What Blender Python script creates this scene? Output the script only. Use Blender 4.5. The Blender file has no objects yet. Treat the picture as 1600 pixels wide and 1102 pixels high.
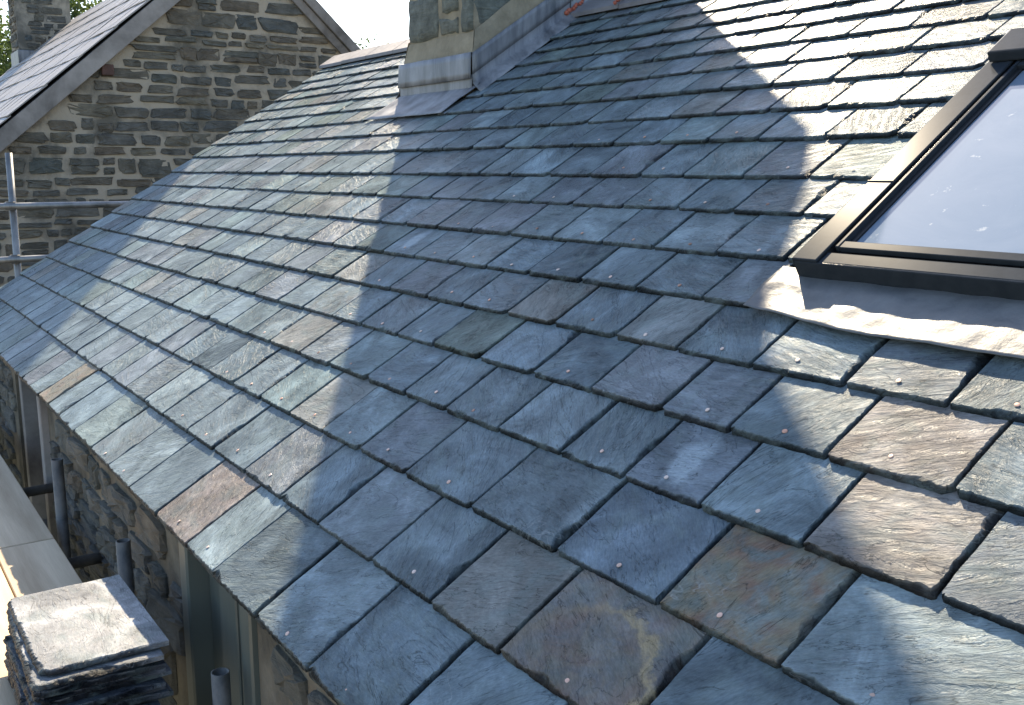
import bpy, bmesh, math, random
from mathutils import Vector, Matrix, noise
sc = bpy.context.scene
R = math.radians
H = 2.6                                   # height of the eave above the ground
# ---------------------------------------------------------------- camera, sky, sun, exposure
cam_d = bpy.data.cameras.new('camera'); cam_d.sensor_width = 36; cam_d.lens = 34.995
cam_d.clip_start = .05; cam_d.clip_end = 2000
cam = bpy.data.objects.new('camera', cam_d); sc.collection.objects.link(cam); sc.camera = cam
right = Vector((.566058, .824366, -.000124)); down = Vector((.14924, -.102625, -.983461)); fwd = Vector((-.810744, .556677, -.18112))
mw = Matrix.Identity(4)
for i, v in enumerate((right, -down, -fwd)):
    v = v.normalized()
    for k in range(3): mw[k][i] = v[k]
mw.translation = Vector((8.229, -.757, 1.0584 + H))
cam.matrix_world = mw

SUN_AZ, SUN_EL = 56.5, 41.0               # azimuth from +Y towards -X
w = bpy.data.worlds.new("World"); sc.world = w; w.use_nodes = True
wn = w.node_tree.nodes; wl = w.node_tree.links
sky = wn.new('ShaderNodeTexSky'); sky.sky_type = 'NISHITA'; sky.sun_disc = False
sky.sun_elevation = R(SUN_EL); sky.sun_rotation = R(-SUN_AZ); sky.air_density = 1.0; sky.dust_density = .8; sky.ozone_density = 1.0
wl.new(sky.outputs[0], wn['Background'].inputs[0]); wn['Background'].inputs[1].default_value = .118
sd = bpy.data.lights.new('sun', 'SUN'); sd.energy = 5.0; sd.angle = R(.6); sd.color = (1, .84, .61)
sun = bpy.data.objects.new('sun', sd); sc.collection.objects.link(sun)
sv = Vector((-math.sin(R(SUN_AZ)) * math.cos(R(SUN_EL)), math.cos(R(SUN_AZ)) * math.cos(R(SUN_EL)), math.sin(R(SUN_EL))))
sun.rotation_euler = sv.to_track_quat('Z', 'Y').to_euler()
sc.view_settings.view_transform = 'Standard'; sc.view_settings.look = 'None'; sc.view_settings.gamma = 1
sc.view_settings.use_curve_mapping = False; sc.view_settings.exposure = 1.56

# ---------------------------------------------------------------- helpers
COL = sc.collection
def link(o, parent=None):
    COL.objects.link(o)
    if parent is not None: o.parent = parent
    return o
def empty(name, loc=(0, 0, 0), rot=(0, 0, 0), parent=None):
    o = bpy.data.objects.new(name, None); o.location = loc; o.rotation_euler = rot; o.empty_display_size = .1
    return link(o, parent)
def tag(o, label=None, cat=None, group=None, kind=None):
    if label: o['label'] = label
    if cat: o['category'] = cat
    if group: o['group'] = group
    if kind: o['kind'] = kind
    return o
def pymesh(name, V, F, mat, parent=None, loc=(0, 0, 0), rot=(0, 0, 0), smooth=False, mids=None):
    me = bpy.data.meshes.new(name); me.from_pydata([tuple(v) for v in V], [], F)
    for m in (mat if isinstance(mat, (list, tuple)) else [mat]): me.materials.append(m)
    if mids: me.polygons.foreach_set('material_index', mids)
    if smooth: me.polygons.foreach_set('use_smooth', [True] * len(me.polygons))
    me.update()
    o = bpy.data.objects.new(name, me); o.location = loc; o.rotation_euler = rot
    return link(o, parent)
def bmobj(name, bm, mat, parent=None, loc=(0, 0, 0), rot=(0, 0, 0), smooth=False):
    me = bpy.data.meshes.new(name); bm.normal_update(); bm.to_mesh(me); bm.free(); me.materials.append(mat)
    if smooth: me.polygons.foreach_set('use_smooth', [True] * len(me.polygons))
    o = bpy.data.objects.new(name, me); o.location = loc; o.rotation_euler = rot
    return link(o, parent)
def box(bm, x0, x1, y0, y1, z0, z1, bev=0.0, seg=1):
    vs = [bm.verts.new(p) for p in ((x0,y0,z0),(x1,y0,z0),(x1,y1,z0),(x0,y1,z0),(x0,y0,z1),(x1,y0,z1),(x1,y1,z1),(x0,y1,z1))]
    fs = [bm.faces.new([vs[i] for i in f]) for f in ((3,2,1,0),(4,5,6,7),(0,1,5,4),(1,2,6,5),(2,3,7,6),(3,0,4,7))]
    if bev:
        es = set(e for f in fs for e in f.edges)
        bmesh.ops.bevel(bm, geom=list(es), offset=bev, segments=seg, affect='EDGES', profile=.6)
def prism(bm, pts, x0, x1):
    """polygon in the YZ plane extruded from x0 to x1"""
    a = [bm.verts.new((x0, y, z)) for y, z in pts]; b = [bm.verts.new((x1, y, z)) for y, z in pts]
    n = len(pts); bm.faces.new(a[::-1]); bm.faces.new(b)
    for i in range(n): bm.faces.new((a[i], a[(i+1) % n], b[(i+1) % n], b[i]))
def tube_bm(bm, p, q, r, wall=.004, n=20):
    p, q = Vector(p), Vector(q); d = (q - p).normalized()
    s = d.orthogonal().normalized(); t = d.cross(s)
    rings = []
    for c, rr in ((p, r-wall), (p, r), (q, r), (q, r-wall)):
        rings.append([bm.verts.new(c + (s*math.cos(2*math.pi*k/n) + t*math.sin(2*math.pi*k/n))*rr) for k in range(n)])
    for a in range(4):
        A, B = rings[a], rings[(a+1) % 4]
        for k in range(n): bm.faces.new((A[k], A[(k+1) % n], B[(k+1) % n], B[k]))
    bmesh.ops.recalc_face_normals(bm, faces=bm.faces[:])

# ---------------------------------------------------------------- materials
def mat(name):
    m = bpy.data.materials.new(name); m.use_nodes = True
    return m, m.node_tree.nodes, m.node_tree.links, m.node_tree.nodes['Principled BSDF']
def nd(N, t, **k):
    n = N.new(t)
    for a, b in k.items():
        if a.startswith('i_'): n.inputs[a[2:]].default_value = b
        else: setattr(n, a, b)
    return n
def ramp(N, stops, interp='LINEAR'):
    n = N.new('ShaderNodeValToRGB'); r = n.color_ramp; r.interpolation = interp
    while len(r.elements) < len(stops): r.elements.new(.5)
    for e, (p, c) in zip(r.elements, stops):
        e.position = p; e.color = (c, c, c, 1) if isinstance(c, (int, float)) else (*c, 1)
    return n
def mixc(N, L, fac, a, b, blend='MIX'):
    n = N.new('ShaderNodeMix'); n.data_type = 'RGBA'; n.blend_type = blend
    for sock, v in ((n.inputs[0], fac), (n.inputs[6], a), (n.inputs[7], b)):
        if hasattr(v, 'links'): L.new(v, sock)
        else: sock.default_value = v if isinstance(v, (int, float)) else (*v, 1)
    return n.outputs[2]
def math_(N, L, op, a, b=0.0, clamp=False):
    n = N.new('ShaderNodeMath'); n.operation = op; n.use_clamp = clamp
    for sock, v in zip(n.inputs, (a, b)):
        if hasattr(v, 'links'): L.new(v, sock)
        else: sock.default_value = v
    return n.outputs[0]

def slate_material(variant=None):
    m, N, L, P = mat('riven_slate' + ('_' + variant if variant else ''))
    tc = nd(N, 'ShaderNodeTexCoord'); tone = nd(N, 'ShaderNodeAttribute', attribute_name='tone'); seed = nd(N, 'ShaderNodeAttribute', attribute_name='seed')
    sc_ = nd(N, 'ShaderNodeVectorMath', operation='MULTIPLY'); L.new(seed.outputs['Color'], sc_.inputs[0]); sc_.inputs[1].default_value = (37, 53, 29)
    ad = nd(N, 'ShaderNodeVectorMath', operation='ADD'); L.new(tc.outputs['Object'], ad.inputs[0]); L.new(sc_.outputs[0], ad.inputs[1])
    sep = nd(N, 'ShaderNodeSeparateColor'); L.new(seed.outputs['Color'], sep.inputs[0])
    ang = math_(N, L, 'MULTIPLY_ADD', sep.outputs[0], 2.4)
    ang.node.inputs[2].default_value = -1.2
    rot = nd(N, 'ShaderNodeVectorRotate', rotation_type='Z_AXIS'); L.new(ad.outputs[0], rot.inputs['Vector']); L.new(ang, rot.inputs['Angle'])
    st = nd(N, 'ShaderNodeMapping'); st.inputs['Scale'].default_value = (.32, 1, 1); L.new(rot.outputs[0], st.inputs[0])
    # riven relief
    n1 = nd(N, 'ShaderNodeTexNoise', i_Scale=48, i_Detail=6, i_Roughness=.68, i_Distortion=.7); L.new(st.outputs[0], n1.inputs[0])
    n2 = nd(N, 'ShaderNodeTexNoise', i_Scale=150, i_Detail=3, i_Roughness=.6); L.new(st.outputs[0], n2.inputs[0])
    n3 = nd(N, 'ShaderNodeTexNoise', i_Scale=9, i_Detail=5, i_Roughness=.6, i_Distortion=1.6); L.new(st.outputs[0], n3.inputs[0])
    terr = ramp(N, [(0, 0), (.30, .0), (.315, .25), (.44, .25), (.45, .5), (.60, .5), (.61, .8), (.74, .8), (.75, 1)]); L.new(n3.outputs[0], terr.inputs[0])
    b0 = nd(N, 'ShaderNodeBump', i_Strength=.8, i_Distance=.005); L.new(terr.outputs[0], b0.inputs['Height'])
    b1 = nd(N, 'ShaderNodeBump', i_Distance=.009)
    bs_ = math_(N, L, 'MULTIPLY_ADD', sep.outputs[1], .75); bs_.node.inputs[2].default_value = .35; L.new(bs_, b1.inputs['Strength']); L.new(n1.outputs[0], b1.inputs['Height']); L.new(b0.outputs[0], b1.inputs['Normal'])
    b2 = nd(N, 'ShaderNodeBump', i_Strength=.5, i_Distance=.002); L.new(n2.outputs[0], b2.inputs['Height']); L.new(b1.outputs[0], b2.inputs['Normal'])
    L.new(b2.outputs[0], P.inputs['Normal'])
    # colour
    c1 = nd(N, 'ShaderNodeTexNoise', i_Scale=5.5, i_Detail=6, i_Roughness=.65, i_Distortion=.8); L.new(ad.outputs[0], c1.inputs[0])
    r1 = ramp(N, [(.30, .52), (.5, 1.0), (.70, 1.75)]); L.new(c1.outputs[0], r1.inputs[0])
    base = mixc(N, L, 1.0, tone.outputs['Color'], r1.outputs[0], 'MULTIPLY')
    c2 = nd(N, 'ShaderNodeTexNoise', i_Scale=9, i_Detail=4, i_Distortion=1.2); L.new(rot.outputs[0], c2.inputs[0])
    g = ramp(N, [(.48, 0), (.68, .42)]); L.new(c2.outputs[0], g.inputs[0])
    base = mixc(N, L, g.outputs[0], base, (.15, .19, .19))            # greenish grey bloom
    # rust patches on the slates that carry them
    c3 = nd(N, 'ShaderNodeTexNoise', i_Scale=8, i_Detail=7, i_Roughness=.7, i_Distortion=1.5); L.new(ad.outputs[0], c3.inputs[0])
    rr = ramp(N, [(.36, 0), (.56, 1)]); L.new(c3.outputs[0], rr.inputs[0])
    rf = math_(N, L, 'MULTIPLY', rr.outputs[0], tone.outputs['Alpha'])
    c4 = nd(N, 'ShaderNodeTexNoise', i_Scale=16, i_Detail=4); L.new(ad.outputs[0], c4.inputs[0])
    rc = ramp(N, [(.35, (.20, .115, .075)), (.5, (.21, .165, .105)), (.66, (.15, .155, .125))]); L.new(c4.outputs[0], rc.inputs[0])
    base = mixc(N, L, rf, base, rc.outputs[0])
    # pale scuffs and quartz threads
    v = nd(N, 'ShaderNodeTexNoise', i_Scale=4.2, i_Detail=3, i_Distortion=2.2); L.new(ad.outputs[0], v.inputs[0])
    vd = math_(N, L, 'ABSOLUTE', math_(N, L, 'SUBTRACT', v.outputs[0], .56))
    vr = ramp(N, [(0, .35), (.006, 0)]); L.new(vd, vr.inputs[0])
    pm = nd(N, 'ShaderNodeTexNoise', i_Scale=3, i_Detail=2); L.new(rot.outputs[0], pm.inputs[0])
    pr = ramp(N, [(.52, 0), (.62, 1)]); L.new(pm.outputs[0], pr.inputs[0])
    base = mixc(N, L, math_(N, L, 'MULTIPLY', vr.outputs[0], pr.outputs[0]), base, (.36, .38, .38))
    if variant:
        dn = nd(N, 'ShaderNodeTexNoise', i_Scale=14, i_Detail=6, i_Roughness=.65); L.new(tc.outputs['Object'], dn.inputs[0])
        sub_ = nd(N, 'ShaderNodeVectorMath', operation='SUBTRACT'); L.new(tc.outputs['Object'], sub_.inputs[0])
        sub_.inputs[1].default_value = (.165, .025, 0) if variant == 'arc_stain' else (.115, .10, 0)
        ml = nd(N, 'ShaderNodeVectorMath', operation='MULTIPLY'); L.new(sub_.outputs[0], ml.inputs[0]); ml.inputs[1].default_value = (1, 1, 0) if variant == 'arc_stain' else (1.5, .75, 0)
        ln = nd(N, 'ShaderNodeVectorMath', operation='LENGTH'); L.new(ml.outputs[0], ln.inputs[0])
        dist = math_(N, L, 'ADD', ln.outputs['Value'], math_(N, L, 'MULTIPLY', math_(N, L, 'SUBTRACT', dn.outputs[0], .5), .11 if variant == 'arc_stain' else .13))
        if variant == 'arc_stain':
            ab = math_(N, L, 'ABSOLUTE', math_(N, L, 'SUBTRACT', dist, .168)); mk = ramp(N, [(0, .75), (.007, .5), (.014, 0)]); L.new(ab, mk.inputs[0])
            inn = ramp(N, [(.12, .0), (.165, .38), (.172, 0)]); L.new(dist, inn.inputs[0])
            base = mixc(N, L, inn.outputs[0], base, (.20, .155, .11)); 
            sx_ = nd(N, 'ShaderNodeSeparateXYZ'); L.new(tc.outputs['Object'], sx_.inputs[0]); gx_ = ramp(N, [(.05, 0), (.2, 1)]); L.new(sx_.outputs[0], gx_.inputs[0])
            base = mixc(N, L, math_(N, L, 'MULTIPLY', mk.outputs[0], gx_.outputs[0]), base, (.34, .27, .16))
        else:
            mk = ramp(N, [(.035, .75), (.055, .35), (.075, 0)]); L.new(dist, mk.inputs[0]); base = mixc(N, L, mk.outputs[0], base, (.32, .38, .42))
    fn = nd(N, 'ShaderNodeTexNoise', i_Scale=240, i_Detail=3, i_Roughness=.7); L.new(st.outputs[0], fn.inputs[0])
    fr = ramp(N, [(.3, .8), (.7, 1.2)]); L.new(fn.outputs[0], fr.inputs[0])
    base = mixc(N, L, 1.0, base, fr.outputs[0], 'MULTIPLY')
    # thin dark lips where one cleavage layer ends
    ed = math_(N, L, 'ABSOLUTE', math_(N, L, 'SUBTRACT', n3.outputs[0], .455)); er = ramp(N, [(0, .25), (.006, 1)]); L.new(ed, er.inputs[0])
    ed2 = math_(N, L, 'ABSOLUTE', math_(N, L, 'SUBTRACT', n3.outputs[0], .615)); er2 = ramp(N, [(0, .3), (.005, 1)]); L.new(ed2, er2.inputs[0])
    base = mixc(N, L, .8, base, mixc(N, L, 1.0, er.outputs[0], er2.outputs[0], 'MULTIPLY'), 'MULTIPLY')
    L.new(base, P.inputs['Base Color'])
    ro = ramp(N, [(.3, .25), (.7, .36)]); L.new(c1.outputs[0], ro.inputs[0]); L.new(ro.outputs[0], P.inputs['Roughness'])
    P.inputs['Specular IOR Level'].default_value = .04
    return m

def stone_material(name, cols, scale=6, bump=.02):
    m, N, L, P = mat(name)
    tc = nd(N, 'ShaderNodeTexCoord'); oi = nd(N, 'ShaderNodeObjectInfo'); geo = nd(N, 'ShaderNodeNewGeometry')
    n = nd(N, 'ShaderNodeTexNoise', i_Scale=scale, i_Detail=8, i_Roughness=.65, i_Distortion=.4); L.new(geo.outputs['Position'], n.inputs[0])
    mp = nd(N, 'ShaderNodeMapping'); mp.inputs['Scale'].default_value = (1, 1, 4.5); L.new(geo.outputs['Position'], mp.inputs[0])
    n2 = nd(N, 'ShaderNodeTexNoise', i_Scale=9, i_Detail=7, i_Roughness=.7, i_Distortion=.9); L.new(mp.outputs[0], n2.inputs[0])
    pal = ramp(N, [(i / (len(cols) - 1), c) for i, c in enumerate(cols)]); L.new(oi.outputs['Random'], pal.inputs[0])
    r = ramp(N, [(.28, .55), (.5, 1), (.75, 1.6)]); L.new(n.outputs[0], r.inputs[0])
    base = mixc(N, L, 1.0, pal.outputs[0], r.outputs[0], 'MULTIPLY')
    li = ramp(N, [(.56, 0), (.70, .55)]); L.new(n2.outputs[0], li.inputs[0])
    base = mixc(N, L, li.outputs[0], base, (.20, .195, .15))
    L.new(base, P.inputs['Base Color']); P.inputs['Roughness'].default_value = .85; P.inputs['Specular IOR Level'].default_value = .3
    b = nd(N, 'ShaderNodeBump', i_Strength=.9, i_Distance=bump); L.new(n2.outputs[0], b.inputs['Height'])
    b2 = nd(N, 'ShaderNodeBump', i_Strength=.5, i_Distance=bump * .4); L.new(n.outputs[0], b2.inputs['Height']); L.new(b.outputs[0], b2.inputs['Normal'])
    L.new(b2.outputs[0], P.inputs['Normal'])
    return m

def noisy(name, a, b, scale=8, rough=.8, bump=.01, bscale=None, metal=0.0, stretch=(1, 1, 1), spec=.5, rough2=None, lo=.35, hi=.65, detail=6, space='Object'):
    m, N, L, P = mat(name)
    tc = nd(N, 'ShaderNodeTexCoord'); mp = nd(N, 'ShaderNodeMapping'); mp.inputs['Scale'].default_value = stretch; L.new(tc.outputs[space], mp.inputs[0])
    n = nd(N, 'ShaderNodeTexNoise', i_Scale=scale, i_Detail=detail, i_Roughness=.65, i_Distortion=.3); L.new(mp.outputs[0], n.inputs[0])
    r = ramp(N, [(lo, a), (hi, b)]); L.new(n.outputs[0], r.inputs[0]); L.new(r.outputs[0], P.inputs['Base Color'])
    P.inputs['Roughness'].default_value = rough; P.inputs['Metallic'].default_value = metal; P.inputs['Specular IOR Level'].default_value = spec
    if rough2 is not None:
        rr = ramp(N, [(lo, rough), (hi, rough2)]); L.new(n.outputs[0], rr.inputs[0]); L.new(rr.outputs[0], P.inputs['Roughness'])
    if bump:
        n2 = nd(N, 'ShaderNodeTexNoise', i_Scale=bscale or scale * 3, i_Detail=5, i_Roughness=.6); L.new(mp.outputs[0], n2.inputs[0])
        bb = nd(N, 'ShaderNodeBump', i_Strength=.7, i_Distance=bump); L.new(n2.outputs[0], bb.inputs['Height']); L.new(bb.outputs[0], P.inputs['Normal'])
    return m

M_slate = slate_material(); M_slate_arc = slate_material('arc_stain'); M_slate_pale = slate_material('pale_splash')
M_stone = stone_material('rubble_stone', [(.082, .084, .080), (.122, .116, .100), (.076, .084, .083), (.14, .128, .10), (.092, .090, .080), (.128, .106, .08), (.086, .094, .086)], bump=.022)
M_chim = stone_material('chimney_stone', [(.14, .15, .125), (.17, .16, .125), (.12, .135, .12)], scale=14, bump=.02)
M_mortar = noisy('lime_mortar', (.12, .112, .094), (.34, .30, .24), scale=1.5, rough=.95, bump=.016, bscale=26, spec=.2, lo=.38, hi=.54, detail=9)
M_oldmortar = noisy('old_wall_mortar', (.06, .055, .044), (.17, .148, .112), scale=4, rough=.95, bump=.014, bscale=24, spec=.2, detail=9)
M_haunch = noisy('sand_cement', (.21, .178, .125), (.31, .265, .19), scale=9, rough=.95, bump=.006, bscale=60, spec=.2)
M_deck = noisy('roof_underlay', (.012, .012, .014), (.02, .02, .022), rough=.9, bump=0)
M_lead = noisy('lead_sheet', (.075, .08, .09), (.30, .305, .32), scale=7, rough=.42, rough2=.65, bump=.004, bscale=14, metal=.3, stretch=(1, 1, .22), detail=9)
M_apron = noisy('apron_lead', (.09, .095, .10), (.165, .17, .175), scale=7, rough=.42, rough2=.55, bump=.005, bscale=16, metal=.2, spec=.3, detail=9)
M_clad = noisy('window_cladding', (.026, .032, .040), (.034, .041, .050), scale=30, rough=.18, bump=0, metal=.0, spec=.03)
M_gasket = noisy('rubber_gasket', (.008, .008, .009), (.012, .012, .013), rough=.6, bump=0)
M_black = noisy('black_cable', (.01, .01, .01), (.015, .015, .015), rough=.5, bump=0)
M_terra = noisy('red_sealant', (.30, .07, .04), (.42, .13, .08), scale=30, rough=.7, bump=.002)
M_ridge = noisy('ridge_tile_slate', (.12, .115, .125), (.20, .195, .205), scale=6, rough=.5, rough2=.65, bump=.003, bscale=30)
M_galv = noisy('galvanised_tube', (.16, .165, .165), (.34, .34, .335), scale=7, rough=.42, rough2=.62, bump=.001, bscale=60, metal=.7, stretch=(1, 1, .5), detail=8)
M_rusty = noisy('weathered_tube', (.085, .085, .08), (.20, .19, .175), scale=12, rough=.5, rough2=.75, bump=.001, bscale=60, metal=.5, detail=8)
M_board = noisy('scaffold_timber', (.36, .27, .175), (.62, .50, .35), scale=4, rough=.75, bump=.003, bscale=22, stretch=(.12, 1.6, 1), detail=9, spec=.3)
M_barge = noisy('weathered_barge_timber', (.10, .092, .085), (.30, .28, .265), scale=5, rough=.8, bump=.006, bscale=16, stretch=(1, .35, .35), detail=9, spec=.3)
M_paint = noisy('grey_green_paint', (.07, .082, .073), (.10, .114, .102), scale=3, rough=.45, bump=.001, bscale=30, stretch=(1, 1, .2))
M_dark = noisy('dark_interior', (.012, .012, .013), (.02, .02, .02), rough=.8, bump=0)
M_ground = noisy('ground', (.10, .095, .07), (.16, .15, .10), scale=.6, rough=.95, bump=.03, bscale=12, space='Generated', stretch=(300, 300, 1))
M_bark = noisy('bark', (.05, .042, .032), (.11, .095, .075), scale=9, rough=.9, bump=.02, stretch=(1, 1, .25))
M_farroof = noisy('far_slate', (.17, .16, .155), (.31, .29, .275), scale=3.5, rough=.45, rough2=.6, bump=.006, bscale=25, stretch=(1, 1, 1), detail=8)

def glass_material():
    m, N, L, P = mat('window_glass')
    tc = nd(N, 'ShaderNodeTexCoord')
    n = nd(N, 'ShaderNodeTexNoise', i_Scale=26, i_Detail=4, i_Roughness=.6); L.new(tc.outputs['Object'], n.inputs[0])
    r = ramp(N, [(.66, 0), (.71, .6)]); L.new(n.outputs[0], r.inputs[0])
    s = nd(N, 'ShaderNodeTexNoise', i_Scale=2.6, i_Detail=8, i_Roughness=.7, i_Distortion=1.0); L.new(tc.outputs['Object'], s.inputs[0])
    sky_tint = ramp(N, [(.3, (.14, .19, .26)), (.7, (.19, .235, .30))]); L.new(s.outputs[0], sky_tint.inputs[0])  # blue of the reflected sky put into the base colour, with faint smears
    base = mixc(N, L, r.outputs[0], sky_tint.outputs[0], (.45, .47, .48))
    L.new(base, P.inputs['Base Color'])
    P.inputs['Roughness'].default_value = .05
    P.inputs['Specular IOR Level'].default_value = .4
    return m
M_glass = glass_material()

def copper_material():
    m, N, L, P = mat('copper'); oi = nd(N, 'ShaderNodeObjectInfo')
    r = ramp(N, [(0, (.50, .26, .18)), (.35, (.60, .40, .32)), (.7, (.58, .48, .42)), (.9, (.34, .18, .12)), (1, (.18, .10, .07))]); L.new(oi.outputs['Random'], r.inputs[0]); L.new(r.outputs[0], P.inputs['Base Color'])
    P.inputs['Metallic'].default_value = .25; P.inputs['Roughness'].default_value = .45
    return m
M_copper = copper_material()

def leaf_material():
    m, N, L, P = mat('leaves')
    geo = nd(N, 'ShaderNodeNewGeometry')
    n = nd(N, 'ShaderNodeTexNoise', i_Scale=1.6, i_Detail=3); L.new(geo.outputs['Position'], n.inputs[0])
    r = ramp(N, [(.35, (.035, .06, .018)), (.6, (.085, .12, .035)), (.75, (.13, .16, .06))]); L.new(n.outputs[0], r.inputs[0]); L.new(r.outputs[0], P.inputs['Base Color'])
    P.inputs['Roughness'].default_value = .6; P.inputs['Subsurface Weight'].default_value = .0
    tr = nd(N, 'ShaderNodeBsdfTranslucent'); L.new(r.outputs[0], tr.inputs[0])
    mx = nd(N, 'ShaderNodeMixShader', i_Fac=.4); L.new(P.outputs[0], mx.inputs[1]); L.new(tr.outputs[0], mx.inputs[2])
    L.new(mx.outputs[0], N['Material Output'].inputs[0])
    return m
M_leaf = leaf_material()

# ---------------------------------------------------------------- ground
bm = bmesh.new(); g = 400
vs = [bm.verts.new(p) for p in ((-g, -g, 0), (g, -g, 0), (g, g, 0), (-g, g, 0))]; bm.faces.new(vs)
tag(bmobj('ground', bm, M_ground), 'rough earth and grass yard below the scaffold', None, None, 'structure')

# ---------------------------------------------------------------- rubble walling
def stone_mesh(w, h, d, rng, n=16, rough=1.5, square=.34):
    """an irregular rounded stone, face towards +Z, centred on the origin in XY"""
    V = []; ph = rng.uniform(0, 6)
    out = []
    for k in range(n):
        a = 2*math.pi*(k + rng.uniform(-.25, .25))/n
        c, s = math.cos(a), math.sin(a)
        e = square
        x = math.copysign(abs(c)**e, c)*w/2; y = math.copysign(abs(s)**e, s)*h/2
        j = 1 + .10*rough*math.sin(2.3*a + ph)*rng.uniform(.3, 1) + rng.uniform(-.06, .06)*rough
        out.append((x*j, y*j))
    cx, cy = rng.uniform(-.1, .1)*w, rng.uniform(-.1, .1)*h
    tx, ty = rng.uniform(-.12, .12), rng.uniform(-.2, .2)
    e1 = min(w, h)
    rings = []
    for inset, z in ((0, -.03), (0.0, d*.45), (.07, d*.85), (.24, d)):
        ring = []
        for (x, y) in out:
            L_ = math.hypot(x, y) or 1
            f = 1 - min(inset*e1/L_, .9)
            jz = rng.uniform(-.006, .006)*rough if z > 0 else 0
            ring.append(len(V)); V.append((x*f, y*f, max(z + (tx*x + ty*y)*(.5 if z > 0 else 0) + jz, -.03)))
        rings.append(ring)
    V.append((cx, cy, d*1.04 + rng.uniform(-.005, .005)))
    F = []
    for A, B in zip(rings, rings[1:]):
        for k in range(n): F.append((A[k], A[(k+1) % n], B[(k+1) % n], B[k]))
    c = len(V) - 1; A = rings[-1]
    for k in range(n): F.append((A[k], A[(k+1) % n], c))
    return V, F
def rubble(parent, place, rotm, u0, u1, v0, v1, inside, rng, hs=(.06, .19), ws=(.14, .5), gap=.028, d=(.012, .03), m=None, limit=295, rest=None):
    """courses of stones; place = origin, rotm = 3x3 columns (u, v, n)"""
    cnt = 0; v = v0
    e = rotm.to_euler(); RVt, RF = [], []
    while v < v1:
        big = rng.random() < .35
        h = rng.uniform((hs[0]+hs[1])/2, hs[1]) if big else rng.uniform(hs[0], (hs[0]+hs[1])/2)
        u = u0 - rng.uniform(0, .3)
        while u < u1:
            wd = rng.uniform(*ws)*(1 if h > .1 else .85)
            if h > .12 and rng.random() < .3:
                parts = [(0, h*.46), (h*.52, h*.46)]
            else: parts = [(0, h)]
            for dv, hh in parts:
                hh2 = hh*rng.uniform(.85, 1.0); ww = wd*rng.uniform(.88, 1)
                cu, cv = u + wd/2, v + dv + hh/2 + rng.uniform(-.014, .014) + .03*noise.noise((u*1.3, v*2, 3))
                if inside(cu, cv, ww, hh2) and cnt < limit:
                    V, F = stone_mesh(ww, hh2, rng.uniform(*d), rng)
                    o = pymesh('stone', V, F, m or M_stone, parent)
                    o.location = place + rotm @ Vector((cu, cv, 0)); o.rotation_euler = e
                    cnt += 1
                elif rest and rest(cu, cv, ww, hh2):
                    V, F = stone_mesh(ww, hh2, rng.uniform(*d), rng, n=10); b = len(RVt)
                    RVt += [place + rotm @ Vector((x + cu, y + cv, z_)) for x, y, z_ in V]; RF += [tuple(i + b for i in f) for f in F]
            u += wd + gap*rng.uniform(.4, 1.8)
        v += h + gap
    if RF: tag(pymesh('stones', RVt, RF, m or M_stone, parent), None, None, None, 'stuff')
    return cnt
def basis(u, v, n): return Matrix((u, v, n)).transposed()

# ================================================================ the cottage
PITCH = R(33)
cottage = tag(empty('stone_cottage', (0, 0, 0)), 'stone cottage with newly slated pitched roof filling the photo', 'cottage')
def hidden_wall(parent):
    bm = bmesh.new()
    yr = 3.04
    # front wall with openings
    xs = [(.05, 1.95), (2.95, 5.27), (5.86, 9.9)]
    for a, b in xs: box(bm, a, b, .065, .55, 0, H - .01)
    for a, b in ((1.95, 2.95), (5.27, 5.86)):
        if a < 3: box(bm, a, b, .066, .549, 0, .9)
    box(bm, 1.95, 2.95, .30, .55, .9, H - .012)
    box(bm, 5.27, 5.86, .30, .55, 0, H - .012)
    # back and gable walls
    box(bm, .05, 9.9, 5.55, 6.0, 0, H - .01)
    for xa, xb in ((.05, .5), (9.45, 9.9)):
        prism(bm, [(.551, 0), (5.549, 0), (5.549, H - .02), (3.04, H + 1.86), (.551, H + .27)], xa, xb)
    return bmobj('wall', bm, M_oldmortar, parent)
wall = hidden_wall(cottage)
rng = random.Random(4)
bf = basis(Vector((1, 0, 0)), Vector((0, 0, 1)), Vector((0, -1, 0)))
def in_front(u, v, ww, hh):
    if v < .25 or v + hh/2 > H - .015: return False
    if 1.93 - ww/2 < u < 2.97 + ww/2 and v > .9: return False
    if 5.26 - ww/2 < u < 5.87 + ww/2: return False
    return True
def wall_stones():
    # stones beyond the few near ones are only wanted where the wall is seen
    return rubble(wall, Vector((0, .066, 0)), bf, .1, 9.7, .2, H - .02, lambda u, v, a, b: in_front(u, v, a, b) and 1.6 < u < 7.3 and v > H - 1.15, rng, rest=in_front, hs=(.08, .2), ws=(.14, .40), gap=.022, d=(.012, .03))
wall_stones()

# window recess and the painted board panel
bm = bmesh.new()
box(bm, 2.875, 2.948, .03, .16, .905, H - .02, .004); box(bm, 1.953, 2.03, .08, .16, .905, H - .02, .004); box(bm, 2.031, 2.874, .10, .16, 1.55, 1.62, .003)
fr = bmobj('window', bm, M_barge, cottage)
bm = bmesh.new(); box(bm, 2.03, 2.875, .165, .172, .905, H - .02); bmobj('pane', bm, M_dark, fr)
bm = bmesh.new(); box(bm, 5.275, 5.855, .17, .20, .05, H - .02)
pn = bmobj('painted_boarding', bm, M_dark, cottage)
bm = bmesh.new(); box(bm, 5.272, 5.345, .035, .165, .05, H - .021, .006); box(bm, 5.785, 5.858, .045, .165, .05, H - .021, .006); bmobj('frame', bm, M_paint, pn)
for xa, xb, yy in ((5.35, 5.478, .10), (5.486, 5.632, .085), (5.640, 5.78, .09)):
    bm = bmesh.new(); box(bm, xa, xb, yy, yy + .03, .05, H - .022, .004); bmobj('board', bm, M_paint, pn)

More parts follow.
